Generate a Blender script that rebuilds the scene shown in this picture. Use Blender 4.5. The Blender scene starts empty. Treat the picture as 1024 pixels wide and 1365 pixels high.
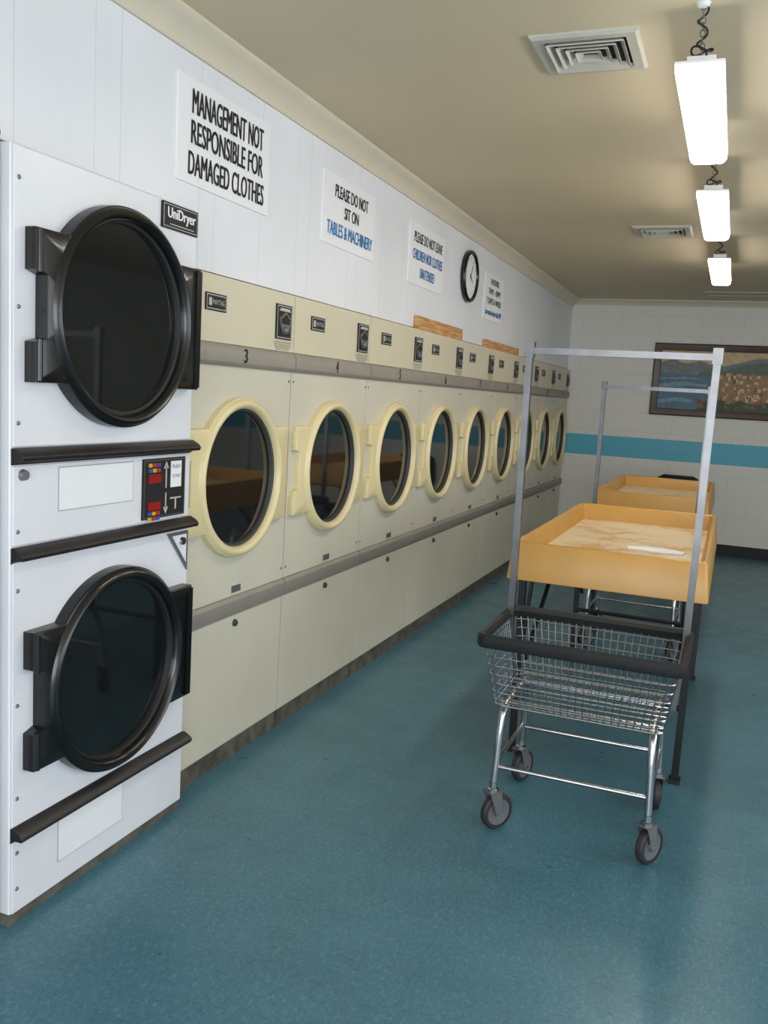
import bpy, bmesh, math, random
from mathutils import Vector, Matrix
random.seed(4)
scene = bpy.context.scene
scene.view_settings.view_transform = 'Standard'

# ------------------------------------------------------------------ materials
def lin(c):
    return tuple(((x/255.0)/12.92 if x/255.0 <= 0.04045 else ((x/255.0+0.055)/1.055)**2.4) for x in c)
def newmat(name):
    m = bpy.data.materials.new(name); m.use_nodes = True
    nt = m.node_tree
    return m, nt, nt.nodes['Principled BSDF']
def N(nt, t, **kw):
    n = nt.nodes.new(t)
    for k, v in kw.items(): setattr(n, k, v)
    return n
def math_n(nt, op, a, b=None, c=None):
    n = N(nt, 'ShaderNodeMath', operation=op)
    for i, x in enumerate((a, b, c)):
        if x is None: continue
        if isinstance(x, (int, float)): n.inputs[i].default_value = x
        else: nt.links.new(x, n.inputs[i])
    return n.outputs[0]
def mixc(nt, fac, a, b, blend='MIX'):
    n = N(nt, 'ShaderNodeMix', data_type='RGBA', blend_type=blend)
    if isinstance(fac, (int, float)): n.inputs[0].default_value = fac
    else: nt.links.new(fac, n.inputs[0])
    for i, x in ((6, a), (7, b)):
        if isinstance(x, tuple): n.inputs[i].default_value = (*x[:3], 1)
        else: nt.links.new(x, n.inputs[i])
    return n.outputs[2]
def ramp(nt, src, p0, p1, c0=(0,0,0), c1=(1,1,1)):
    r = N(nt, 'ShaderNodeValToRGB')
    r.color_ramp.elements[0].position = p0; r.color_ramp.elements[0].color = (*c0, 1)
    r.color_ramp.elements[1].position = p1; r.color_ramp.elements[1].color = (*c1, 1)
    nt.links.new(src, r.inputs[0]); return r.outputs[0]
def noise(nt, vec, scale, detail=3, rough=0.55):
    n = N(nt, 'ShaderNodeTexNoise'); n.inputs['Scale'].default_value = scale
    n.inputs['Detail'].default_value = detail; n.inputs['Roughness'].default_value = rough
    nt.links.new(vec, n.inputs['Vector']); return n.outputs['Fac']
def bump(nt, h, bsdf, strength=0.2, dist=0.002):
    b = N(nt, 'ShaderNodeBump'); b.inputs['Strength'].default_value = strength
    b.inputs['Distance'].default_value = dist
    nt.links.new(h, b.inputs['Height']); nt.links.new(b.outputs[0], bsdf.inputs['Normal'])
def mat(name, rgb, rough=0.5, metal=0.0, var=0.12, scale=6.0, bmp=0.0, bscale=200, coat=0.0, spec=0.5):
    m, nt, p = newmat(name)
    g = N(nt, 'ShaderNodeNewGeometry').outputs['Position']
    c = lin(rgb)
    nz = ramp(nt, noise(nt, g, scale, 4), 0.3, 0.7)
    nt.links.new(mixc(nt, nz, tuple(x*(1-var) for x in c), c), p.inputs['Base Color'])
    p.inputs['Roughness'].default_value = rough
    p.inputs['Metallic'].default_value = metal
    p.inputs['Coat Weight'].default_value = coat
    p.inputs['Specular IOR Level'].default_value = spec
    if bmp: bump(nt, noise(nt, g, bscale, 2), p, bmp, 0.001)
    return m

M = {}
M['white_enamel'] = mat('white_enamel', (225,226,232), 0.32, var=0.09, scale=3)
M['ivory'] = mat('ivory_enamel', (209,204,187), 0.38, var=0.08, scale=2.5)
M['ivory_panel'] = mat('ivory_panel', (211,203,178), 0.42, var=0.05, scale=3)
M['cream_ring'] = mat('cream_plastic', (222,207,162), 0.3, var=0.05, scale=5)
M['taupe'] = mat('taupe_strip', (146,140,131), 0.45, var=0.12, scale=8)
M['kick'] = mat('dirty_kick', (104,99,90), 0.8, var=0.7, scale=14)
M['black_plastic'] = mat('black_plastic', (11,11,12), 0.27, var=0.2, coat=0.15)
M['black_matte'] = mat('black_matte', (18,18,19), 0.6, var=0.2)
M['trim_dark'] = mat('dark_brown_trim', (36,31,31), 0.42, var=0.3, scale=20)
M['rubber'] = mat('grey_rubber', (62,62,60), 0.6, var=0.2)
M['chrome'] = mat('chrome', (182,182,186), 0.2, 1.0, var=0.15, scale=30)
M['zinc'] = mat('brushed_zinc', (112,112,113), 0.3, 1.0, var=0.25, scale=12)
M['steel_grey'] = mat('steel_grey', (128,128,128), 0.45, 0.6)
M['black_steel'] = mat('black_steel', (20,20,22), 0.45, 0.2)
M['sign_white'] = mat('sign_white', (235,236,240), 0.45, var=0.03)
M['paper'] = mat('paper', (232,232,235), 0.7, var=0.05)
M['paper_edge'] = mat('paper_edge', (168,168,174), 0.7, var=0.05)
M['ink_black'] = mat('ink_black', (12,12,14), 0.6)
M['ink_blue'] = mat('ink_blue', (24,120,185), 0.6)
M['silver_ink'] = mat('silver_ink', (190,190,185), 0.5)
M['red_led'] = mat('red_led', (150,20,24), 0.3)
M['btn_blue'] = mat('btn_blue', (40,90,170), 0.4)
M['btn_yellow'] = mat('btn_yellow', (215,170,50), 0.4)
M['btn_red'] = mat('btn_red', (200,50,40), 0.4)
M['crown'] = mat('crown_paint', (214,204,184), 0.5, var=0.06)
M['orange'] = mat('mustard_laminate', (188,141,66), 0.36, var=0.12, scale=5)
M['vent'] = mat('vent_metal', (188,184,172), 0.45, var=0.08)
M['vent_dark'] = mat('vent_dark', (40,38,34), 0.8)
M['wheel'] = mat('wheel_rubber', (42,40,40), 0.6)
M['hub'] = mat('wheel_hub', (120,120,125), 0.4, 0.5)
M['frame_wood'] = mat('frame_wood', (70,42,28), 0.35, var=0.4, scale=30)
M['alu'] = mat('anodised_frame', (90,90,90), 0.4, 0.7)
M['fix_white'] = mat('fixture_white', (230,230,228), 0.4)

def wood():
    m, nt, p = newmat('pine_board')
    g = N(nt, 'ShaderNodeNewGeometry').outputs['Position']
    mp = N(nt, 'ShaderNodeMapping'); mp.inputs['Scale'].default_value = (3, 3, 40)
    nt.links.new(g, mp.inputs['Vector'])
    f = ramp(nt, noise(nt, mp.outputs[0], 2.5, 4), 0.35, 0.65, lin((165,112,62)), lin((214,168,110)))
    nt.links.new(f, p.inputs['Base Color']); p.inputs['Roughness'].default_value = 0.6
    return m
M['pine'] = wood()

def glassy(name, col):
    m, nt, p = newmat(name)
    g = N(nt, 'ShaderNodeNewGeometry').outputs['Position']
    c = lin(col)
    nt.links.new(mixc(nt, noise(nt, g, 9, 3), c, tuple(x*1.8+0.002 for x in c)), p.inputs['Base Color'])
    p.inputs['Roughness'].default_value = 0.04
    p.inputs['Specular IOR Level'].default_value = 0.85
    return m
M['dark_glass'] = glassy('dark_door_glass', (14,16,17))

def table_top():
    m, nt, p = newmat('worn_laminate_top')
    g = N(nt, 'ShaderNodeNewGeometry').outputs['Position']
    n1 = noise(nt, g, 2.4, 10, 0.74)
    f = ramp(nt, n1, 0.42, 0.50)
    c = mixc(nt, f, lin((196,150,82)), lin((220,202,168)))
    c = mixc(nt, math_n(nt, 'MULTIPLY', noise(nt, g, 60, 3), 0.3), c, lin((200,174,130)))
    nt.links.new(c, p.inputs['Base Color']); p.inputs['Roughness'].default_value = 0.42
    return m
M['table_top'] = table_top()

def floor_mat():
    m, nt, p = newmat('vinyl_tile_floor')
    g = N(nt, 'ShaderNodeNewGeometry').outputs['Position']
    big = noise(nt, g, 0.9, 5)
    base = mixc(nt, ramp(nt, big, 0.35, 0.65), lin((64,108,125)), lin((80,126,142)))
    br = N(nt, 'ShaderNodeTexBrick', offset=0.0)
    br.inputs['Scale'].default_value = 1.0
    br.inputs['Brick Width'].default_value = 0.305; br.inputs['Row Height'].default_value = 0.305
    br.inputs['Mortar Size'].default_value = 0.0008; br.inputs['Mortar Smooth'].default_value = 0.3
    br.inputs['Color1'].default_value = (0.93,0.93,0.93,1); br.inputs['Color2'].default_value = (1,1,1,1)
    br.inputs['Mortar'].default_value = (0.74,0.74,0.74,1)
    nt.links.new(g, br.inputs['Vector'])
    def streak(sc, rot, lo, hi):
        mp = N(nt, 'ShaderNodeMapping'); mp.inputs['Scale'].default_value = sc; mp.inputs['Rotation'].default_value = (0,0,rot)
        nt.links.new(g, mp.inputs['Vector'])
        return ramp(nt, noise(nt, mp.outputs[0], 1.0, 4, 0.65), lo, hi)
    s1 = streak((92, 44, 1), 0.5, 0.53, 0.66); s2 = streak((44, 96, 1), 0.35, 0.53, 0.66)
    s3 = streak((80, 38, 1), 1.2, 0.55, 0.66); s4 = streak((150, 120, 1), 0.2, 0.48, 0.64)
    c = mixc(nt, math_n(nt, 'MULTIPLY', s1, 0.30), base, lin((120,160,170)))
    c = mixc(nt, math_n(nt, 'MULTIPLY', s2, 0.46), c, lin((42,82,101)))
    c = mixc(nt, math_n(nt, 'MULTIPLY', s3, 0.24), c, lin((130,166,172)))
    c = mixc(nt, math_n(nt, 'MULTIPLY', s4, 0.36), c, lin((50,90,108)))
    dirt = ramp(nt, noise(nt, g, 2.2, 10, 0.8), 0.48, 0.74)
    c = mixc(nt, math_n(nt, 'MULTIPLY', dirt, 0.50), c, lin((60,82,84)))
    c = mixc(nt, 1.0, c, br.outputs['Color'], 'MULTIPLY')
    nt.links.new(c, p.inputs['Base Color'])
    r = math_n(nt, 'MULTIPLY_ADD', noise(nt, g, 7, 5), 0.30, 0.18)
    nt.links.new(r, p.inputs['Roughness'])
    bump(nt, noise(nt, g, 18, 3), p, 0.12, 0.002)
    return m
M['floor'] = floor_mat()

def panel_wall():
    m, nt, p = newmat('white_wall_panelling')
    g = N(nt, 'ShaderNodeNewGeometry').outputs['Position']
    sx = N(nt, 'ShaderNodeSeparateXYZ'); nt.links.new(g, sx.inputs[0])
    y = sx.outputs['Y']
    def groove(period, off, w):
        f = math_n(nt, 'FRACT', math_n(nt, 'DIVIDE', math_n(nt, 'ADD', y, off), period))
        return math_n(nt, 'LESS_THAN', f, w/period)
    gr = math_n(nt, 'MAXIMUM', groove(0.406, 10.0, 0.004), groove(0.61, 10.13, 0.003))
    base = mixc(nt, ramp(nt, noise(nt, g, 1.6, 5), 0.3, 0.7), lin((220,222,229)), lin((231,233,240)))
    c = mixc(nt, math_n(nt, 'MULTIPLY', gr, 0.4), base, lin((180,182,190)))
    nt.links.new(c, p.inputs['Base Color']); p.inputs['Roughness'].default_value = 0.42
    bump(nt, math_n(nt, 'SUBTRACT', 1.0, gr), p, 0.35, 0.003)
    return m
M['panel_wall'] = panel_wall()

def block_wall():
    m, nt, p = newmat('painted_block_wall')
    g = N(nt, 'ShaderNodeNewGeometry').outputs['Position']
    sx = N(nt, 'ShaderNodeSeparateXYZ'); nt.links.new(g, sx.inputs[0])
    cb = N(nt, 'ShaderNodeCombineXYZ'); nt.links.new(sx.outputs['X'], cb.inputs[0]); nt.links.new(sx.outputs['Z'], cb.inputs[1])
    br = N(nt, 'ShaderNodeTexBrick'); nt.links.new(cb.outputs[0], br.inputs['Vector'])
    br.inputs['Scale'].default_value = 1
    br.inputs['Brick Width'].default_value = 0.4; br.inputs['Row Height'].default_value = 0.2
    br.inputs['Mortar Size'].default_value = 0.005; br.inputs['Mortar Smooth'].default_value = 0.6
    z = sx.outputs['Z']
    st = math_n(nt, 'MULTIPLY', math_n(nt, 'GREATER_THAN', z, 0.925), math_n(nt, 'LESS_THAN', z, 1.142))
    c = mixc(nt, st, lin((224,222,215)), lin((88,178,202)))
    c = mixc(nt, math_n(nt, 'MULTIPLY', br.outputs['Fac'], 0.10), c, lin((120,120,118)))
    nt.links.new(c, p.inputs['Base Color']); p.inputs['Roughness'].default_value = 0.5
    bump(nt, math_n(nt, 'SUBTRACT', 1.0, br.outputs['Fac']), p, 0.3, 0.004)
    return m
M['block_wall'] = block_wall()
M['ceiling'] = mat('ceiling_paint', (212,197,168), 0.6, var=0.08, scale=1.2, bmp=0.08, bscale=60)
M['plain_wall'] = mat('plain_wall', (215,215,210), 0.6, var=0.05)

def emis(name, col, s):
    m, nt, p = newmat(name)
    g = N(nt, 'ShaderNodeNewGeometry').outputs['Position']
    p.inputs['Base Color'].default_value = (0.8,0.8,0.8,1)
    c = mixc(nt, noise(nt, g, 3, 1), col, tuple(x*0.95 for x in col))
    nt.links.new(c, p.inputs['Emission Color']); p.inputs['Emission Strength'].default_value = s
    return m
M['tube_light'] = emis('lit_diffuser', (1.0,0.93,0.82), 23.0)
def pane():
    m, nt, p = newmat('window_glass')
    out = nt.nodes['Material Output']
    t = N(nt, 'ShaderNodeBsdfTransparent'); gl = N(nt, 'ShaderNodeBsdfGlossy'); gl.inputs['Roughness'].default_value = 0.02
    mx = N(nt, 'ShaderNodeMixShader'); mx.inputs[0].default_value = 0.06
    nt.links.new(t.outputs[0], mx.inputs[1]); nt.links.new(gl.outputs[0], mx.inputs[2]); nt.links.new(mx.outputs[0], out.inputs[0])
    return m
M['pane'] = pane()

# ------------------------------------------------------------------ builder
TXT = {}
def text_mesh(s, off=0.0):
    k = (s, off)
    if k in TXT: return TXT[k]
    cu = bpy.data.curves.new('t', 'FONT'); cu.body = s; cu.offset = off; cu.resolution_u = 3
    ob = bpy.data.objects.new('t', cu); scene.collection.objects.link(ob)
    bpy.context.view_layer.update()
    me = bpy.data.meshes.new_from_object(ob.evaluated_get(bpy.context.evaluated_depsgraph_get()))
    vs = [v.co.copy() for v in me.vertices]; fs = [tuple(p.vertices) for p in me.polygons]
    bpy.data.objects.remove(ob); bpy.data.meshes.remove(me); bpy.data.curves.remove(cu)
    TXT[k] = (vs, fs); return TXT[k]

class B:
    def __init__(s): s.v = []; s.f = []; s.m = []; s.mats = []
    def mi(s, m):
        if m not in s.mats: s.mats.append(m)
        return s.mats.index(m)
    def add(s, vs, fs, m):
        o = len(s.v); k = s.mi(m)
        s.v += [tuple(v) for v in vs]
        for f in fs: s.f.append(tuple(i+o for i in f)); s.m.append(k)
        return s
    def xform(s, start, mt):
        for i in range(start, len(s.v)): s.v[i] = tuple(mt @ Vector(s.v[i]))
    def box(s, a, b, m):
        x0,y0,z0 = a; x1,y1,z1 = b
        vs = [(x0,y0,z0),(x1,y0,z0),(x1,y1,z0),(x0,y1,z0),(x0,y0,z1),(x1,y0,z1),(x1,y1,z1),(x0,y1,z1)]
        return s.add(vs, [(0,3,2,1),(4,5,6,7),(0,1,5,4),(1,2,6,5),(2,3,7,6),(3,0,4,7)], m)
    def skin(s, rings, m, cap0=False, cap1=False, closed=True):
        n = len(rings[0]); vs = [v for r in rings for v in r]; fs = []
        for i in range(len(rings)-1):
            for j in range(n if closed else n-1):
                k = (j+1) % n
                fs.append((i*n+j, i*n+k, (i+1)*n+k, (i+1)*n+j))
        if cap0: fs.append(tuple(reversed(range(n))))
        if cap1: fs.append(tuple((len(rings)-1)*n + j for j in range(n)))
        return s.add(vs, fs, m)
    def prism(s, poly, axis, a, b, m):
        def P(p, h):
            if axis == 'Y': return (p[0], h, p[1])
            if axis == 'X': return (h, p[0], p[1])
            return (p[0], p[1], h)
        return s.skin([[P(p, a) for p in poly], [P(p, b) for p in poly]], m, True, True)
    def lathe(s, prof, c, axis, m, n=64, cap0=False, cap1=False):
        rings = []
        for r, h in prof:
            ring = []
            for i in range(n):
                a = 2*math.pi*i/n; u = r*math.cos(a); w = r*math.sin(a)
                if axis == 'X': ring.append((c[0]+h, c[1]+u, c[2]+w))
                elif axis == 'Y': ring.append((c[0]+u, c[1]+h, c[2]+w))
                else: ring.append((c[0]+u, c[1]+w, c[2]+h))
            rings.append(ring)
        return s.skin(rings, m, cap0, cap1)
    def tube(s, pts, r, m, n=8, closed=False, rot=0.0, flat=1.0):
        P = [Vector(p) for p in pts]; L = len(P); rings = []; prev = None
        for i in range(L):
            if closed: a = P[(i-1) % L]; b = P[(i+1) % L]
            else: a = P[max(i-1, 0)]; b = P[min(i+1, L-1)]
            t1 = (P[i]-a).normalized() if (P[i]-a).length > 1e-9 else None
            t2 = (b-P[i]).normalized() if (b-P[i]).length > 1e-9 else None
            t = ((t1 or t2) + (t2 or t1)).normalized()
            sc = 1.0
            if t1 and t2: sc = 1.0/max(0.5, t.dot(t1))
            if prev is None:
                up = Vector((0,0,1)) if abs(t.z) < 0.9 else Vector((0,1,0))
            else: up = prev
            x = up.cross(t).normalized() if up.cross(t).length > 1e-6 else t.orthogonal().normalized()
            y = t.cross(x).normalized(); prev = y
            rings.append([P[i] + x*(r*sc*math.cos(rot+2*math.pi*j/n)) + y*(r*flat*math.sin(rot+2*math.pi*j/n)) for j in range(n)])
        if closed: rings.append(rings[0]); return s.skin(rings, m)
        return s.skin(rings, m, True, True)
    def text(s, txt, c, w, h, m, right=(0,1,0), up=(0,0,1), bold=0.0):
        vs, fs = text_mesh(txt)
        x0 = min(v.x for v in vs); x1 = max(v.x for v in vs); y0 = min(v.y for v in vs); y1 = max(v.y for v in vs)
        R = Vector(right); U = Vector(up); Nn = R.cross(U)
        copies = [(0,0)] if not bold else [(-bold,0),(-bold/2,0.3*bold),(0,0),(bold/2,-0.3*bold),(bold,0)]
        for q, (dx, dy) in enumerate(copies):
            C = Vector(c) + R*dx + U*dy + Nn*(0.00012*q)
            s.add([C + R*((v.x-(x0+x1)/2)/(x1-x0)*(w-2*bold)) + U*((v.y-(y0+y1)/2)/(y1-y0)*h) for v in vs], fs, m)
        return s
    def mesh(s, name, ang=0.6):
        me = bpy.data.meshes.new(name); me.from_pydata(s.v, [], s.f)
        for m in s.mats: me.materials.append(M[m])
        for p, k in zip(me.polygons, s.m): p.material_index = k; p.use_smooth = True
        bm = bmesh.new(); bm.from_mesh(me)
        bmesh.ops.recalc_face_normals(bm, faces=bm.faces)
        for e in bm.edges:
            if len(e.link_faces) == 2 and e.calc_face_angle(0) > ang: e.smooth = False
        bm.to_mesh(me); bm.free(); return me
    def obj(s, name, parent=None, bevel=0.0, loc=(0,0,0), ang=0.6):
        return place(s.mesh(name, ang), name, parent, bevel, loc)
def place(me, name, parent=None, bevel=0.0, loc=(0,0,0)):
    ob = bpy.data.objects.new(name, me); scene.collection.objects.link(ob); ob.location = loc
    if parent: ob.parent = parent
    if bevel:
        md = ob.modifiers.new('bevel', 'BEVEL'); md.width = bevel; md.segments = 2; md.limit_method = 'ANGLE'; md.angle_limit = 0.7
        md.harden_normals = True
    return ob
def empty(name, loc):
    e = bpy.data.objects.new(name, None); e.empty_display_size = 0.1; e.location = loc
    scene.collection.objects.link(e); return e

# ------------------------------------------------------------------ dimensions
WX = -1.72; CZ = 2.56; YB = 9.68; YF = -2.2; XR = 2.9
# ------------------------------------------------------------------ room
B().box((-2.7, YF-0.1, -0.1), (XR+0.1, YB+0.1, 0.0), 'floor').obj('floor')
B().box((-2.7, YF-0.1, CZ), (XR+0.1, YB+0.1, CZ+0.1), 'ceiling').obj('ceiling')
w = B()
w.box((WX-0.08, YF, 0), (WX, 1.60, CZ), 'panel_wall')
w.box((WX-0.08, 1.60, 2.0), (WX, 2.448, CZ), 'panel_wall')
w.box((WX-0.08, 2.448, 1.822), (WX, YB, CZ), 'panel_wall')
w.obj('wall_left')
B().box((-2.7, YB, 0), (XR+0.1, YB+0.1, CZ), 'block_wall').obj('wall_back')
w = B()
w.box((XR, YF, 0), (XR+0.1, YB, 0.8), 'plain_wall'); w.box((XR, YF, 2.2), (XR+0.1, YB, CZ), 'plain_wall')
w.box((XR, YF, 0.8), (XR+0.1, -0.5, 2.2), 'plain_wall'); w.box((XR, 4.5, 0.8), (XR+0.1, YB, 2.2), 'plain_wall')
w.obj('wall_right')
w = B()
w.box((-2.7, YF-0.1, 0), (XR+0.1, YF, 0.45), 'plain_wall'); w.box((-2.7, YF-0.1, 2.3), (XR+0.1, YF, CZ), 'plain_wall')
w.box((-2.7, YF-0.1, 0.45), (-1.4, YF, 2.3), 'plain_wall'); w.box((2.6, YF-0.1, 0.45), (XR+0.1, YF, 2.3), 'plain_wall')
w.obj('wall_front')
B().box((-2.7, 1.5, 0), (-2.6, YB, CZ), 'plain_wall').obj('wall_service')
def window(name, a, b, axis, nm):
    e = empty(name, (0,0,0)); f = B()
    u0,u1 = a; z0,z1 = b
    def bx(ua,ub,za,zb):
        if axis == 'Y': f.box((ua, YF-0.07, za), (ub, YF-0.03, zb), 'alu')
        else: f.box((XR+0.03, ua, za), (XR+0.07, ub, zb), 'alu')
    bx(u0,u1,z0,z0+0.05); bx(u0,u1,z1-0.05,z1)
    for i in range(nm+1):
        u = u0+(u1-u0-0.05)*i/nm; bx(u,u+0.05,z0+0.05,z1-0.05)
    f.obj('frame', e)
    g = B()
    if axis == 'Y': g.box((u0+.01, YF-0.052, z0+.01), (u1-.01, YF-0.048, z1-.01), 'pane')
    else: g.box((XR+0.048, u0+.01, z0+.01), (XR+0.052, u1-.01, z1-.01), 'pane')
    g.obj('pane', e)
window('window_1', (-1.4, 2.6), (0.45, 2.3), 'Y', 3)
window('window_2', (-0.5, 4.5), (0.8, 2.2), 'X', 3)
prof = [(0,0),(0,-0.085),(0.012,-0.085),(0.018,-0.07),(0.03,-0.05),(0.052,-0.03),(0.066,-0.022),(0.075,-0.012),(0.075,0)]
B().prism([(WX+a, CZ+b) for a, b in prof], 'Y', YF, YB, 'crown').obj('trim_1', ang=0.5)
B().prism([(YB-a*0.7, CZ+b*0.7) for a, b in prof], 'X', WX, XR, 'crown').obj('trim_2', ang=0.5)
t = B(); t.box((WX-0.05, 1.56, 0), (-1.655, 1.655, 1.985), 'steel_grey'); t.box((WX, 1.50, 1.985), (-1.65, 1.665, 2.0), 'black_matte')
t.obj('trim_3', bevel=0.003)
B().box((-1.6, YB-0.012, 0), (XR, YB, 0.11), 'black_matte').obj('baseboard_back', bevel=0.003)

# ------------------------------------------------------------------ dryer doors (local: +X out of machine)
def outline(W_l, W_r, Hh, R, notch_h, notch_d, x, N0=120):
    an = [2*math.pi*i/N0 for i in range(N0)]
    for W, sgn in ((W_r, 1), (W_l, -1)):
        for zz in (Hh, -Hh):
            an.append(math.atan2(zz, sgn*W) % (2*math.pi))
    for zz in (notch_h, -notch_h):
        a = math.atan2(zz, -W_l) % (2*math.pi); an += [a+0.002, a-0.002]
    q = math.sqrt(max(0, R*R-Hh*Hh))
    for sy in (1,-1):
        for sz in (1,-1): an.append(math.atan2(sz*Hh, sy*q) % (2*math.pi))
    an = sorted(an); res = []
    for a in an:
        c, s_ = math.cos(a), math.sin(a)
        W = W_r if c > 0 else W_l
        if c < 0 and abs(W*math.tan(a)) < notch_h: W -= notch_d
        r = min(W/max(abs(c),1e-6), Hh/max(abs(s_),1e-6))
        r = max(r, R)
        res.append((x, r*c, r*s_))
    return res, an
def door_parts(b, cy, cz, ringmat, glass, R=0.30, Rg=0.255, Wl=0.362, Wr=0.345, Hh=0.185, d=0.036, lip=0.072, gd=0.014, inner='rubber'):
    def off(ring): return [(p[0], p[1]+cy, p[2]+cz) for p in ring]
    o, an = outline(Wl, Wr, Hh, R-0.004, 0.085, 0.035, 0.0)
    def sc(k, x): return off([(x, p[1]*k, p[2]*k) for p in o])
    def circ(r, x): return off([(x, r*math.cos(a), r*math.sin(a)) for a in an])
    b.skin([sc(1,0.002), sc(1,d-0.008), sc(0.994,d-0.002), sc(0.98,d), circ(Rg,d)], ringmat)
    R2 = R-0.008; mid = (R2+Rg)/2; h = lip-d
    b.lathe([(R2,d-0.001),(R2-0.005,d+h*0.55),(R2-0.012,d+h*0.88),(mid,lip),(Rg+0.010,lip-0.003),(Rg+0.003,lip-0.009),(Rg,lip-0.018),(Rg-0.002,gd+0.002)], (0,cy,cz), 'X', ringmat, 96)
    b.lathe([(Rg-0.001,lip-0.024),(Rg-0.009,lip-0.028),(Rg-0.012,gd)], (0,cy,cz), 'X', inner, 96)
    b.lathe([(0.0005,gd),(Rg-0.006,gd)], (0,cy,cz), 'X', glass, 96)

# ------------------------------------------------------------------ ivory tumble dryers
FX = -1.695; P = 0.80; Y0 = 2.446
def ivory_meshes():
    W = P-0.006; g = 0.003
    body = B()
    body.box((-0.70, g, 0.075), (0, W+g, 1.812), 'ivory')
    kick = B(); kick.box((-0.68, g, 0.0), (-0.004, W+g, 0.075), 'kick')
    pan = B()
    pan.prism([(0.0,1.585),(0.010,1.585),(0.008,1.812),(0.0,1.812)], 'Y', g, W+g, 'ivory_panel')
    st = B()
    st.prism([(0,1.508),(0.014,1.511),(0.024,1.522),(0.024,1.566),(0.012,1.584),(0,1.584)], 'Y', g, W+g, 'taupe')
    st.prism([(0,0.582),(0.012,0.585),(0.018,0.594),(0.018,0.640),(0.008,0.654),(0,0.654)], 'Y', g, W+g, 'taupe')
    low = B(); low.box((0,g,0.082),(0.004,W+g,0.578),'ivory'); low.box((0,g,0.658),(0.004,W+g,1.504),'ivory')
    door = B(); door_parts(door, 0.40, 1.105, 'cream_ring', 'dark_glass', Rg=0.256, Wl=0.372, Wr=0.352, d=0.030, lip=0.046, gd=0.006)
    for zz in (1.105-0.135, 1.105+0.135):
        door.box((0.004, 0.018, zz-0.028), (0.020, 0.05, zz+0.028), 'cream_ring')
    ct = B()
    cx = 0.0095
    ct.box((cx, 0.145, 1.69), (cx+0.004, 0.275, 1.748), 'black_matte')
    ct.box((cx+0.004, 0.150, 1.695), (cx+0.0045, 0.270, 1.743), 'silver_ink'); ct.box((cx+0.0045, 0.153, 1.698), (cx+0.005, 0.267, 1.740), 'black_matte')
    ct.text('MAYTAG', (cx+0.0056, 0.222, 1.719), 0.072, 0.017, 'silver_ink')
    ct.box((cx+0.005,0.162,1.706),(cx+0.0056,0.180,1.732),'silver_ink')
    ct.box((cx, 0.638, 1.632), (cx+0.006, 0.762, 1.765), 'black_matte')
    ct.box((cx+0.006, 0.643, 1.637), (cx+0.0065, 0.757, 1.760), 'silver_ink'); ct.box((cx+0.0065, 0.646, 1.640), (cx+0.007, 0.754, 1.757), 'black_matte')
    ct.prism([(0.655,1.712),(0.70,1.738),(0.745,1.712),(0.738,1.685),(0.715,1.652),(0.685,1.652),(0.662,1.685)], 'X', cx+0.007, cx+0.013, 'steel_grey')
    ct.prism([(0.665,1.708),(0.70,1.728),(0.735,1.708),(0.728,1.690),(0.672,1.690)], 'X', cx+0.013, cx+0.015, 'black_matte')
    ct.lathe([(0.0005,0.024),(0.010,0.024),(0.014,0.020),(0.015,0.012)], (cx,0.70,1.668), 'X', 'steel_grey', 20)
    ct.prism([(0.655,1.740),(0.745,1.740),(0.735,1.751),(0.665,1.751)], 'X', cx+0.007, cx+0.009, 'silver_ink')
    # instruction lettering under the coin slide
    for i, tx in enumerate(('COLORED & LIGHT WEIGHT', 'ONE COIN EACH CYCLE', 'PUSH SLIDE IN FIRMLY', 'TURN TO START')):
        ct.text(tx, (cx+0.0012, 0.70, 1.620-0.0088*i), 0.150-0.012*i, 0.0058, 'ink_black')
    lk = B()
    lk.lathe([(0.0005,0.011),(0.010,0.011),(0.013,0.008),(0.014,0)], (0.004,0.42,0.548), 'X', 'rubber', 20)
    lk.box((0.004,0.39,0.668),(0.006,0.455,0.694),'steel_grey')
    for zz in (0.70,1.47):
        for yy in (0.02, 0.78): lk.lathe([(0.0005,0.003),(0.005,0.002),(0.006,0)], (0.004,yy,zz), 'X', 'steel_grey', 10)
    return [('cabinet', body.mesh('ivory_cabinet'), 0.004), ('kick_plate', kick.mesh('ivory_kick'), 0), ('control_fascia', pan.mesh('ivory_fascia'), 0.003),
            ('grey_strips', st.mesh('ivory_strips'), 0.002), ('front_panels', low.mesh('ivory_front'), 0.0015), ('door', door.mesh('ivory_door', 0.75), 0),
            ('coin_controls', ct.mesh('ivory_ctrl'), 0), ('locks', lk.mesh('ivory_locks'), 0)]
parts = ivory_meshes()
for i in range(9):
    e = empty('tumble_dryer', (FX, Y0+i*P, 0))
    for nm, me, bv in parts: place(me, nm, e, bv)
    b = B(); b.text(str(i+3), (0.0255, 0.40, 1.55), 0.026 if i < 7 else 0.044, 0.050, 'ink_black', bold=0.0015); b.obj('number', e)

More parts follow.
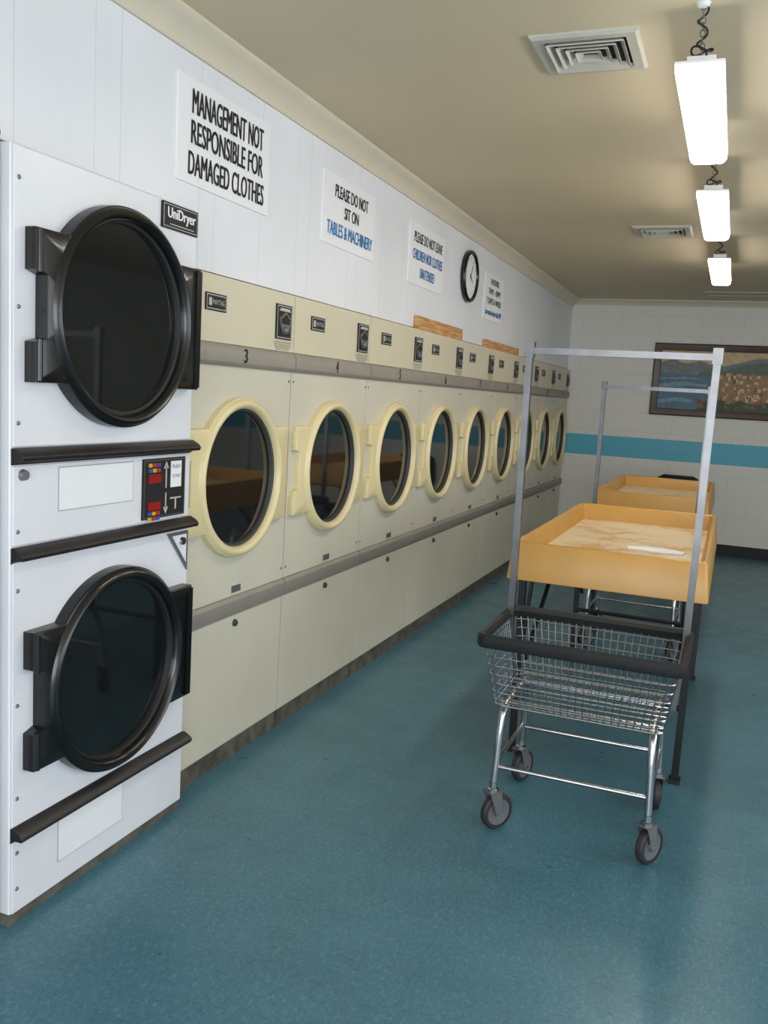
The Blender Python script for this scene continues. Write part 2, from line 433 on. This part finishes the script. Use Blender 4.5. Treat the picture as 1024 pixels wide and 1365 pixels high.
# ------------------------------------------------------------------ white stacked dryer
SX = -1.632; SY = 1.676; SW = 0.768
e = empty('stacked_tumble_dryer', (SX, SY, 0))
b = B(); b.box((-0.75, 0, 0.03), (0, SW, 1.978), 'white_enamel'); b.obj('cabinet', e, 0.006)
b = B(); b.box((-0.74, 0.0, 0.0), (-0.004, SW, 0.03), 'kick'); b.obj('kick_plate', e)
b = B()
for z0, z1 in ((0.035,0.235),(0.275,0.975),(1.015,1.215),(1.262,1.972)):
    b.box((0, 0.004, z0), (0.006, SW-0.004, z1), 'white_enamel')
b.obj('front_panels', e, 0.002)
b = B()
for z in (1.258, 1.010, 0.272):
    b.prism([(0,z),(0.010,z+0.002),(0.034,z-0.010),(0.042,z-0.020),(0.038,z-0.030),(0.015,z-0.030),(0,z-0.042)], 'Y', 0.002, SW+0.006, 'trim_dark')
b.obj('lint_flap_handles', e, 0.002)
for nm, cz in (('upper_door', 1.606), ('lower_door', 0.606)):
    b = B(); door_parts(b, 0.388, cz, 'black_plastic', 'dark_glass', R=0.304, Rg=0.264, Wl=0.348, Wr=0.352, Hh=0.185, d=0.046, lip=0.060, gd=0.022, inner='black_matte')
    for zz in (cz-0.13, cz+0.13): b.tube([(0.046,0.047,zz-0.05),(0.046,0.047,zz+0.05)], 0.008, 'black_plastic', 10)
    b.prism([(0.708,cz-0.178),(0.735,cz-0.178),(0.735,cz+0.178),(0.708,cz+0.178)], 'X', 0.045, 0.052, 'black_plastic')
    b.obj(nm, e, ang=0.75)
b = B()
f = 0.006
b.box((f, 0.514, 1.024), (f+0.006, 0.730, 1.208), 'black_matte')
b.box((f+0.006, 0.518, 1.028), (f+0.0065, 0.726, 1.204), 'steel_grey'); b.box((f+0.0065, 0.520, 1.030), (f+0.007, 0.724, 1.202), 'black_matte')
for z in (1.160, 1.076):
    b.box((f+0.007, 0.537, z-0.026), (f+0.010, 0.597, z), 'red_led')
    for j, c in enumerate(('btn_blue','btn_yellow','btn_red')):
        for row in (0, 1):
            dz = 0.012+0.016*row if z > 1.1 else -0.036-0.016*row
            b.box((f+0.007, 0.537+0.021*j, z+dz-0.005), (f+0.0095, 0.553+0.021*j, z+dz+0.006), ('btn_blue','btn_yellow','btn_red')[(j+row) % 3])
b.box((f+0.007,0.624,1.115),(f+0.008,0.629,1.185),'silver_ink'); b.prism([(0.614,1.176),(0.639,1.176),(0.6265,1.198)],'X',f+0.007,f+0.008,'silver_ink')
b.box((f+0.007,0.624,1.05),(f+0.008,0.629,1.100),'silver_ink'); b.prism([(0.614,1.056),(0.639,1.056),(0.6265,1.034)],'X',f+0.007,f+0.008,'silver_ink')
b.box((f+0.007,0.650,1.115),(f+0.0085,0.706,1.197),'paper')
b.text('PUSH', (f+0.009,0.678,1.18), 0.04, 0.012, 'ink_black'); b.text('TO START', (f+0.009,0.678,1.15), 0.045, 0.01, 'ink_black')
b.box((f+0.007,0.650,1.078),(f+0.0085,0.706,1.083),'silver_ink'); b.box((f+0.007,0.675,1.045),(f+0.0085,0.681,1.08),'silver_ink')
b.obj('keypad', e)
b = B()
for y0_, y1_, z0_, z1_ in ((0.160,0.470,1.088,1.205),(0.17,0.45,0.10,0.228)):
    b.box((f,y0_,z0_),(f+0.002,y1_,z1_),'paper_edge'); b.box((f+0.002,y0_+0.0025,z0_+0.0025),(f+0.003,y1_-0.0025,z1_-0.0025),'paper')
b.obj('paper_notes', e)
b = B(); b.box((f, 0.577, 1.893), (f+0.007, 0.760, 1.968), 'black_matte'); b.box((f+0.007, 0.582, 1.898), (f+0.0075, 0.755, 1.963), 'silver_ink'); b.box((f+0.0075, 0.584, 1.900), (f+0.008, 0.753, 1.961), 'black_matte')
b.text('UniDryer', (f+0.0088, 0.672, 1.935), 0.145, 0.040, 'sign_white', bold=0.0012); b.box((f+0.008,0.612,1.906),(f+0.0088,0.737,1.9085),'silver_ink')
b.obj('name_badge', e)
b = B()
b.prism([(0.645,0.966),(0.757,0.966),(0.757,0.835)], 'X', f, f+0.006, 'steel_grey')
b.prism([(0.668,0.956),(0.747,0.956),(0.747,0.862)], 'X', f+0.006, f+0.007, 'white_enamel'); b.lathe([(0.0005,0.008),(0.012,0.008),(0.014,0)], (f+0.007,0.722,0.935), 'X', 'chrome', 20)
for z in (0.10,0.20,0.35,0.6,0.9,1.05,1.32,1.6,1.9):
    b.lathe([(0.0005,0.004),(0.004,0.003),(0.006,0)], (f,0.02,z), 'X', 'steel_grey', 12)
b.lathe([(0.0005,0.012),(0.012,0.012),(0.015,0)], (f,0.035,1.192), 'X', 'steel_grey', 16)
b.obj('screws_and_bracket', e)

# ------------------------------------------------------------------ wall signs
def sign(y0, y1, z0, z1, lines, bd):
    e = empty('wall_sign', (WX, y0, z0)); w = y1-y0; h = z1-z0
    B().box((0.0,0,0),(0.006,w,h),'sign_white').obj('board', e, 0.001)
    b = B()
    for s, fy, fz, fw, fh, m in lines:
        b.text(s, (0.0075, fy*w, fz*h), fw*w, fh*h, m, bold=bd)
    b.obj('lettering', e)
sign(2.45,3.04,2.08,2.405,[('MANAGEMENT NOT',.52,.79,.78,.235,'ink_black'),('RESPONSIBLE FOR',.52,.50,.79,.225,'ink_black'),('DAMAGED CLOTHES',.52,.20,.83,.225,'ink_black')],0.0017)
sign(3.51,4.09,2.075,2.375,[('PLEASE DO NOT',.52,.78,.64,.18,'ink_black'),('SIT ON',.52,.52,.28,.17,'ink_black'),('TABLES & MACHINERY',.52,.24,.88,.19,'ink_blue')],0.0014)
sign(4.59,5.19,2.05,2.375,[('PLEASE DO NOT LEAVE',.52,.78,.82,.17,'ink_black'),('CHILDREN NOR CLOTHES',.52,.50,.86,.17,'ink_blue'),('UNATTENDED',.52,.22,.42,.17,'ink_blue')],0.0012)
sign(6.14,6.68,2.01,2.335,[('HOURS',.5,.84,.42,.13,'ink_black'),('7AM - 10PM',.5,.63,.6,.13,'ink_black'),('7 DAYS A WEEK',.5,.42,.76,.13,'ink_black'),('Last wash no later than 9PM',.5,.18,.86,.13,'ink_blue')],0.0010)

# clock
e = empty('wall_clock', (WX, 5.72, 2.236))
B().lathe([(0.155,0.0),(0.164,0.006),(0.166,0.024),(0.160,0.034),(0.150,0.036),(0.142,0.030),(0.138,0.018)], (0,0,0), 'X', 'black_plastic', 64).obj('rim', e)
b = B(); b.lathe([(0.0005,0.020),(0.140,0.020)], (0,0,0), 'X', 'sign_white', 48)
for k in range(12):
    a = math.radians(90-30*k); b.text(str(k if k else 12), (0.0215, 0.113*math.cos(a), 0.113*math.sin(a)), 0.010 if 0 < k < 10 else 0.020, 0.023, 'ink_black')
for a, l, w_ in ((math.radians(62),0.085,0.0028),(math.radians(-35),0.058,0.004)):
    c_, s_ = math.cos(a), math.sin(a)
    b.prism([(-s_*w_-c_*.015, c_*w_-s_*.015),(s_*w_-c_*.015,-c_*w_-s_*.015),(c_*l+s_*w_*.5,s_*l-c_*w_*.5),(c_*l-s_*w_*.5,s_*l+c_*w_*.5)],'X',0.023,0.025,'ink_black')
b.obj('face', e)

# pine boards on top of the dryers
for y0, y1, z1 in ((4.74,5.63,1.888),(6.2,7.25,1.872)):
    b = B(); b.prism([(WX+0.003,1.8125),(WX+0.023,1.8125),(WX+0.021,z1),(WX+0.003,z1)], 'Y', y0, y1, 'pine')
    b.obj('pine_board', None, 0.002)

# ------------------------------------------------------------------ ceiling vents
def vent(x0, x1, y0, y1):
    cx, cy = (x0+x1)/2, (y0+y1)/2; h = (x1-x0)/2; k = (y1-y0)/2
    e = empty('ceiling_vent', (cx, cy, CZ))
    def ring(s_, z): return [(-h*s_,-k*s_,z),(h*s_,-k*s_,z),(h*s_,k*s_,z),(-h*s_,k*s_,z)]
    b = B(); b.skin([ring(1.0,0),ring(1.0,-0.006),ring(0.94,-0.014),ring(0.76,-0.014),ring(0.74,-0.004)], 'vent'); b.obj('flange', e)
    b = B()
    for s_ in (0.72, 0.56, 0.40, 0.24):
        b.skin([ring(s_,-0.022),ring(s_-0.10,-0.006),ring(s_-0.10,-0.003),ring(s_,-0.018)], 'vent')
        b.skin([ring(s_,-0.022),ring(s_,-0.018)], 'vent')
    b.obj('louvres', e)
    b = B(); b.skin([ring(0.76,-0.002),ring(0.01,-0.002)], 'vent_dark'); b.obj('duct', e)
vent(-0.71,-0.38,2.83,3.15); vent(-0.71,-0.36,5.80,6.13)
e = empty('ceiling_return_grille', (-0.05, 9.05, CZ)); b = B()
b.box((-0.33,-0.13,-0.008),(0.42,-0.11,0),'vent'); b.box((-0.33,0.11,-0.008),(0.42,0.13,0),'vent'); b.box((-0.33,-0.11,-0.008),(-0.31,0.11,0),'vent'); b.box((0.40,-0.11,-0.008),(0.42,0.11,0),'vent')
for i in range(5): b.prism([(-0.080+i*0.038,-0.006),(-0.076+i*0.038,-0.006),(-0.074+i*0.038,-0.002),(-0.078+i*0.038,-0.002)], 'X', -0.31, 0.40, 'vent')
b.box((-0.31,-0.11,-0.002),(0.40,0.11,0),'vent_dark'); b.obj('grille', e)

# ------------------------------------------------------------------ hanging fluorescent lights
def lightfix(y0, y1):
    x = -0.195; z = 1.443+0.98; L = y1-y0
    e = empty('hanging_fluorescent_light', (x, y0, z))
    b = B(); b.prism([(-0.066,0.0),(-0.066,-0.016),(-0.060,-0.027),(-0.048,-0.034),(0.048,-0.034),(0.060,-0.027),(0.066,-0.016),(0.066,0.0)], 'Y', 0.0, L, 'tube_light'); b.obj('diffuser', e)
    b = B(); b.box((-0.069,-0.003,0.0),(0.069,L+0.003,0.009),'fix_white'); b.box((-0.04,0.05,0.009),(0.04,L-0.05,0.04),'fix_white')
    b.obj('housing', e, 0.002)
    b = B(); top = CZ - z
    for yy, dy in ((0.06,-0.12),(L-0.06,0.0)):
        n = 8; p0 = Vector((0,yy,0.04)); p1 = Vector((0,yy+dy,top))
        for i in range(n):
            a = p0.lerp(p1, i/n); c = p0.lerp(p1, (i+1)/n); mid = (a+c)/2; hl = (c-a).length*0.62; d = (c-a).normalized()
            sd = Vector((1,0,0)) if i % 2 else d.cross(Vector((1,0,0))).normalized()
            b.tube([mid + d*(hl*math.cos(t_)) + sd*(0.007*math.sin(t_)) for t_ in [2*math.pi*q/10 for q in range(10)]], 0.0018, 'steel_grey', 5, closed=True)
        b.lathe([(0.0005,-0.012),(0.015,-0.010),(0.02,0)], (0,yy+dy,top), 'Z', 'fix_white', 16)
    cp = []
    for q in range(25):
        f_ = q/24; cp.append((0.014*math.sin(f_*16), 0.06-0.12*f_+0.01*math.cos(f_*16), 0.03+(top-0.03)*f_))
    b.tube(cp, 0.003, 'black_matte', 6)
    b.tube([(0.03*math.cos(t_), 0.05+0.02*math.sin(t_), 0.052+0.008*math.sin(2*t_)) for t_ in [2*math.pi*q/16 for q in range(16)]], 0.003, 'black_matte', 6, closed=True)
    b.obj('chains_and_cord', e)
lightfix(2.78,3.74); lightfix(4.34,5.36); lightfix(6.20,7.20)

# ------------------------------------------------------------------ painting on back wall
e = empty('framed_painting', (-0.835, YB, 1.395)); PW = 1.28; PH = 0.735
b = B()
def rr(i, y): return [(i,y,i),(PW-i,y,i),(PW-i,y,PH-i),(i,y,PH-i)]
b.skin([rr(0,-0.002),rr(0,-0.03),rr(0.012,-0.042),rr(0.03,-0.036),rr(0.05,-0.028),rr(0.066,-0.022),rr(0.072,-0.010)], 'frame_wood'); b.obj('frame', e)
for nm, c in (('p_sky',(214,190,140)),('p_hill',(122,130,132)),('p_hill2',(98,110,100)),('p_sea',(84,122,148)),('p_sea2',(126,162,176)),('p_green',(60,72,42)),('p_cream',(226,200,152)),('p_roof',(196,104,62)),('p_cliff',(168,128,86)),('p_olive',(104,106,56)),('p_flower',(176,72,50))):
    M[nm] = mat(nm, c, 0.5, var=0.35, scale=22)
b = B(); a0 = 0.07; a1 = PW-0.07; h0 = 0.07; h1 = PH-0.07
def pl(pts, m, k): b.add([(x*(a1-a0)+a0, -0.010-0.0006*k, z*(h1-h0)+h0) for x, z in pts], [tuple(range(len(pts)))], m)
pl([(0,0),(1,0),(1,1),(0,1)],'p_sky',0)
pl([(0,.55),(0,.78),(.06,.83),(.12,.86),(.17,.80),(.22,.78),(.28,.80),(.34,.84),(.42,.78),(.5,.74),(.62,.80),(.8,.9),(1,.92),(1,.5)],'p_hill',1)
pl([(.3,.55),(.36,.66),(.42,.72),(.48,.71),(.55,.68),(.62,.74),(.7,.80),(.78,.81),(.86,.84),(1,.80),(1,.4),(.3,.4)],'p_hill2',2)
pl([(0,0),(0,.62),(.3,.60),(.52,.56),(.48,.3),(.4,0)],'p_sea',3)
pl([(0,.42),(.1,.45),(.2,.47),(.42,.44),(.40,.40),(.28,.41),(.15,.38),(0,.36)],'p_sea2',4)
pl([(0,.15),(.16,.2),(.3,.17),(.28,.12),(.14,.13),(0,.08)],'p_sea2',4)
pl([(0,.52),(.2,.55),(.4,.53),(.2,.525),(0,.50)],'p_sea2',4)
pl([(.36,0),(.40,.12),(.42,.2),(.45,.30),(.46,.42),(.50,.50),(.52,.56),(.60,.58),(.66,.62),(.74,.59),(.82,.6),(.9,.64),(1,.66),(1,0)],'p_cliff',5)
pl([(.34,0),(.4,.16),(.45,.17),(.5,.2),(.56,.14),(.62,.12),(.66,.18),(.7,.2),(.78,.15),(.85,.14),(.93,.19),(1,.2),(1,0)],'p_green',6)
random.seed(9)
cells = []
for i in range(70):
    x = .43+.55*random.random(); z = .16+.44*random.random()
    if x < .5 and z > .45: z -= .2
    cells.append((x, z))
cells.sort(key=lambda c: -c[1])
for i, (x, z) in enumerate(cells):
    w_ = random.uniform(.016,.038); h_ = random.uniform(.035,.075); k = 7+i*0.12
    pl([(x,z),(x+w_,z),(x+w_,z+h_),(x,z+h_)],('p_cream','p_cream','p_cliff','p_sky')[i % 4],k)
    pl([(x+w_,z),(x+w_*1.4,z+.008),(x+w_*1.4,z+h_),(x+w_,z+h_)],'p_cliff',k+.02)
    if i % 2: pl([(x-.003,z+h_),(x+w_*1.4,z+h_),(x+w_*1.1,z+h_+.016),(x+w_*.2,z+h_+.016)],'p_roof',k+.04)
    if i % 3 == 0: pl([(x-.010,z-.01),(x+.006,z-.01),(x+.008,z+.03),(x,z+.08),(x-.012,z+.03)],('p_olive','p_green')[i % 2],k+.06)
for i in range(24):
    x = random.uniform(.36,.98); z = random.uniform(.02,.16)
    pl([(x-.018,z),(x+.014,z-.01),(x+.02,z+.03),(x,z+.06),(x-.02,z+.035)],('p_olive','p_green','p_flower')[i % 3],16+i*.05)
b.obj('canvas', e)

# ------------------------------------------------------------------ folding tables
def rrect(x0,x1,y0,y1,z,r,n=5):
    pts = []
    for cx,cy,a0_ in ((x1-r,y1-r,0),(x0+r,y1-r,90),(x0+r,y0+r,180),(x1-r,y0+r,270)):
        for i in range(n+1):
            a = math.radians(a0_+90*i/n); pts.append((cx+r*math.cos(a), cy+r*math.sin(a), z))
    return pts
def table(x0,x1,y0,y1):
    w = (x1-x0)/2; l = (y1-y0)/2
    e = empty('folding_table', ((x0+x1)/2,(y0+y1)/2,0))
    def R(i,z,r=0.02): return rrect(-w+i,w-i,-l+i,l-i,z,r)
    b = B()
    b.skin([R(0.03,0.785),R(0.022,0.752),R(0.0,0.748),R(0.0,0.756),R(0.014,0.888),R(0.018,0.896),R(0.028,0.898),R(0.036,0.892),R(0.046,0.822),R(0.052,0.812)], 'orange', True)
    b.obj('tray_rim', e, ang=0.8)
    b = B(); b.skin([R(0.049,0.813),R(0.3,0.8132)], 'table_top', False, True); b.obj('work_surface', e)
    b = B()
    for sy in (-1,1):
        yb = sy*(l-0.12); yt = sy*(l-0.10)
        for sx in (-1,1):
            b.tube([(sx*(w-0.05),yt,0.785),(sx*(w-0.055),yb,0.006)], 0.019, 'black_steel', 4, rot=math.pi/4)
            b.box((sx*(w-0.055)-0.022,yb-0.022,0),(sx*(w-0.055)+0.022,yb+0.022,0.02),'black_matte')
            b.tube([(sx*(w-0.085),yt-sy*0.03,0.785),(sx*(w-0.06),yb,0.42)], 0.009, 'black_steel', 6)
            b.tube([(sx*(w-0.08),yb,0.40),(sx*(w-0.10),yb-sy*0.48,0.785)], 0.010, 'black_steel', 6)
        b.tube([(-(w-0.055),yb,0.30),((w-0.055),yb,0.30)], 0.011, 'black_steel', 8)
        b.tube([(-(w-0.055),yt,0.74),((w-0.055),yt,0.74)], 0.011, 'black_steel', 8)
    b.box((-w+0.06,-l+0.06,0.765),(-w+0.09,l-0.06,0.786),'black_steel'); b.box((w-0.09,-l+0.06,0.765),(w-0.06,l-0.06,0.786),'black_steel')
    b.obj('legs', e)
table(-0.78,-0.02,3.40,5.10); table(-0.83,-0.08,5.96,7.55)
b = B(); pts = [(-.12,-.05),(-.07,-.035),(-.02,-.07),(.12,-.055),(.13,.02),(.04,.06),(-.02,.045),(-.07,.05),(-.13,.01)]
b.skin([[(x,y,0.0) for x,y in pts],[(x*.98,y*.98,0.006) for x,y in pts],[(x*.6,y*.5,0.011) for x,y in pts],[(x*.2,y*.2,0.008) for x,y in pts]],'paper',True,True)
b.obj('folded_cloth', None, loc=(-0.27,4.12,0.8145))

# ------------------------------------------------------------------ laundry carts
def cart_meshes(H):
    T = dict(x=0.306,y0=-0.300,y1=0.150,z=0.675); Bt = dict(x=0.272,y0=-0.230,y1=0.165,z=0.445)
    def loop(t, r=0.04, n=5):
        x = Bt['x']+(T['x']-Bt['x'])*t; y0 = Bt['y0']+(T['y0']-Bt['y0'])*t; y1 = Bt['y1']+(T['y1']-Bt['y1'])*t; z = Bt['z']+(T['z']-Bt['z'])*t
        return rrect(-x,x,y0,y1,z,r,n)
    bask = B()
    for t in (0.0,0.08,0.2,0.34,0.48,0.62,0.76,0.9): bask.tube(loop(t), 0.0024 if 0 < t < 1 else 0.0036, 'chrome', 6, closed=True)
    def wire(p, q): bask.tube([p,q], 0.0020, 'chrome', 5)
    nx = 24; ny = 16
    for i in range(1,nx):
        f_ = -1+2*i/nx
        for k in ('y0','y1'): wire((f_*T['x'],T[k],T['z']),(f_*Bt['x'],Bt[k],Bt['z']))
        wire((f_*Bt['x'],Bt['y0'],Bt['z']),(f_*Bt['x'],Bt['y1'],Bt['z']))
    for i in range(1,ny):
        f_ = i/ny
        for s_ in (-1,1): wire((s_*T['x'],T['y0']+(T['y1']-T['y0'])*f_,T['z']),(s_*Bt['x'],Bt['y0']+(Bt['y1']-Bt['y0'])*f_,Bt['z']))
        if i % 2: wire((-Bt['x'],Bt['y0']+(Bt['y1']-Bt['y0'])*f_,Bt['z']),(Bt['x'],Bt['y0']+(Bt['y1']-Bt['y0'])*f_,Bt['z']))
    rim = B()
    x,y0,y1 = T['x'],T['y0'],T['y1']; z = T['z']
    def R(i,zz): return rrect(-x-i,x+i,y0-i,y1+i,zz,0.025+i*0.5)
    rim.skin([R(0.0,z-0.016),R(0.014,z-0.020),R(0.019,z-0.010),R(0.019,z+0.016),R(0.012,z+0.025),R(0.0,z+0.022),R(-0.006,z+0.008),R(0.0,z-0.016)],'black_matte')
    fr = B(); c = 'chrome'
    for s_ in (-1,1):
        fr.tube([(s_*0.252,-0.21,0.155),(s_*0.247,-0.205,0.30),(s_*0.243,-0.195,0.40),(s_*0.24,-0.17,0.434),(s_*0.24,0.12,0.434),(s_*0.243,0.165,0.40),(s_*0.247,0.20,0.30),(s_*0.252,0.21,0.155)], 0.0125, c, 10)
    for y in (-0.207,0.207): fr.tube([(-0.25,y,0.225),(0.25,y,0.225)], 0.0085, c, 8)
    for s_ in (-1,1): fr.tube([(s_*0.25,-0.207,0.235),(s_*0.25,0.207,0.235)], 0.0075, c, 8)
    for y in (-0.15,0.10): fr.tube([(-0.24,y,0.434),(0.24,y,0.434)], 0.008, c, 8)
    rk = B()
    yp = 0.085
    for s_ in (-1,1):
        rk.tube([(s_*0.282,yp,0.43),(s_*0.302,yp,0.66),(s_*0.308,yp,H-0.012)], 0.0165, 'zinc', 4, rot=math.pi/4)
        rk.box((s_*0.308-0.016,yp-0.016,H-0.03),(s_*0.308+0.016,yp+0.016,H+0.022),'zinc')
    rk.tube([(-0.308,yp,H-0.008),(0.308,yp,H-0.008)], 0.0155, 'zinc', 4, rot=math.pi/4)
    wh = B()
    for sx, sy, ang in ((-1,-1,-38),(1,-1,-30),(-1,1,-20),(1,1,12)):
        st = len(wh.v); wy = 0.022
        wh.lathe([(0.046,-0.015),(0.056,-0.014),(0.0615,-0.008),(0.0625,0),(0.0615,0.008),(0.056,0.014),(0.046,0.015)], (0,wy,0.0625), 'X', 'wheel', 32)
        wh.lathe([(0.0005,-0.017),(0.014,-0.017),(0.016,-0.010),(0.046,-0.013),(0.046,0.013),(0.016,0.010),(0.014,0.017),(0.0005,0.017)], (0,wy,0.0625), 'X', 'hub', 24)
        for s2 in (-1,1): wh.prism([(wy-0.012,0.052),(wy+0.012,0.052),(0.024,0.136),(-0.024,0.136)], 'X', s2*0.020-0.0015, s2*0.020+0.0015, 'steel_grey')
        wh.box((-0.0215,-0.024,0.134),(0.0215,0.024,0.139),'steel_grey')
        wh.lathe([(0.02,0.138),(0.02,0.147),(0.013,0.15),(0.013,0.17)], (0,0,0), 'Z', 'chrome', 16)
        wh.lathe([(0.0005,-0.024),(0.006,-0.024),(0.006,0.024),(0.0005,0.024)], (0,wy,0.0625), 'X', 'chrome', 10)
        wh.xform(st, Matrix.Translation((sx*0.252, sy*0.21, 0)) @ Matrix.Rotation(math.radians(ang), 4, 'Z'))
    return [('wire_basket',bask.mesh('cart_basket')),('bumper_rim',rim.mesh('cart_rim')),('frame',fr.mesh('cart_frame',0.9)),('hanging_rack',rk.mesh('cart_rack')),('casters',wh.mesh('cart_casters'))]
for loc, H, rz in (((-0.378,3.015,0),1.630,0.0),((-0.455,5.50,0),1.575,math.radians(-1.5))):
    e = empty('laundry_cart', loc); e.rotation_euler = (0,0,rz)
    for nm, me in cart_meshes(H): place(me, nm, e)

# chair by back wall
e = empty('black_chair', (-0.42, 8.75, 0)); b = B()
b.skin([rrect(-.21,.21,-.21,.21,.43,.05),rrect(-.22,.22,-.22,.22,.45,.05),rrect(-.21,.21,-.21,.21,.475,.05)],'black_plastic',True,True)
b.obj('seat', e)
b = B(); rings = []
for z,y,w_ in ((.55,-.215,.19),(.60,-.22,.21),(.75,-.235,.21),(.83,-.245,.19),(.865,-.25,.13)):
    rings.append([(-w_,y,z),(w_,y,z),(w_,y-.025,z),(-w_,y-.025,z)])
b.skin(rings,'black_plastic',True,True); b.obj('backrest', e, 0.006)
b = B()
for sx in (-1,1):
    b.tube([(sx*.2,-.22,0.0),(sx*.19,-.2,.44),(sx*.17,-.22,.60)],0.011,'chrome',8); b.tube([(sx*.2,.2,0.0),(sx*.18,.18,.44)],0.011,'chrome',8)
b.obj('legs', e)

# ------------------------------------------------------------------ lights
def area(name, loc, rot, sx, sy, power, col):
    l = bpy.data.lights.new(name, 'AREA'); l.shape = 'RECTANGLE'; l.size = sx; l.size_y = sy; l.energy = power; l.color = col
    o = bpy.data.objects.new(name, l); o.location = loc; o.rotation_euler = rot; scene.collection.objects.link(o); return o
area('daylight_front', (0.6, YF+0.03, 1.38), (math.radians(90),0,0), 3.9, 1.8, 155, (0.90,0.95,1.0))
area('daylight_side', (XR-0.03, 2.0, 1.5), (0,math.radians(90),0), 1.35, 4.9, 85, (0.92,0.96,1.0))
wd = bpy.data.worlds.new('world'); scene.world = wd; wd.use_nodes = True
nt = wd.node_tree; bg = nt.nodes['Background']
sky = nt.nodes.new('ShaderNodeTexSky'); sky.sky_type = 'HOSEK_WILKIE'
nt.links.new(sky.outputs[0], bg.inputs[0]); bg.inputs[1].default_value = 0.8

# ------------------------------------------------------------------ camera
cam = bpy.data.cameras.new('camera'); co = bpy.data.objects.new('camera', cam); scene.collection.objects.link(co)
cam.sensor_fit = 'HORIZONTAL'; cam.sensor_width = 36; cam.lens = 36*1180/1024; cam.clip_start = 0.05
r = Vector((.9285,.3667,.0580)).normalized(); bk = Vector((.3569,-.9247,.1320)); bk = (bk - r*bk.dot(r)).normalized(); u = bk.cross(r)
co.matrix_world = Matrix(((r.x,u.x,bk.x,0),(r.y,u.y,bk.y,0),(r.z,u.z,bk.z,1.443),(0,0,0,1)))
scene.camera = co
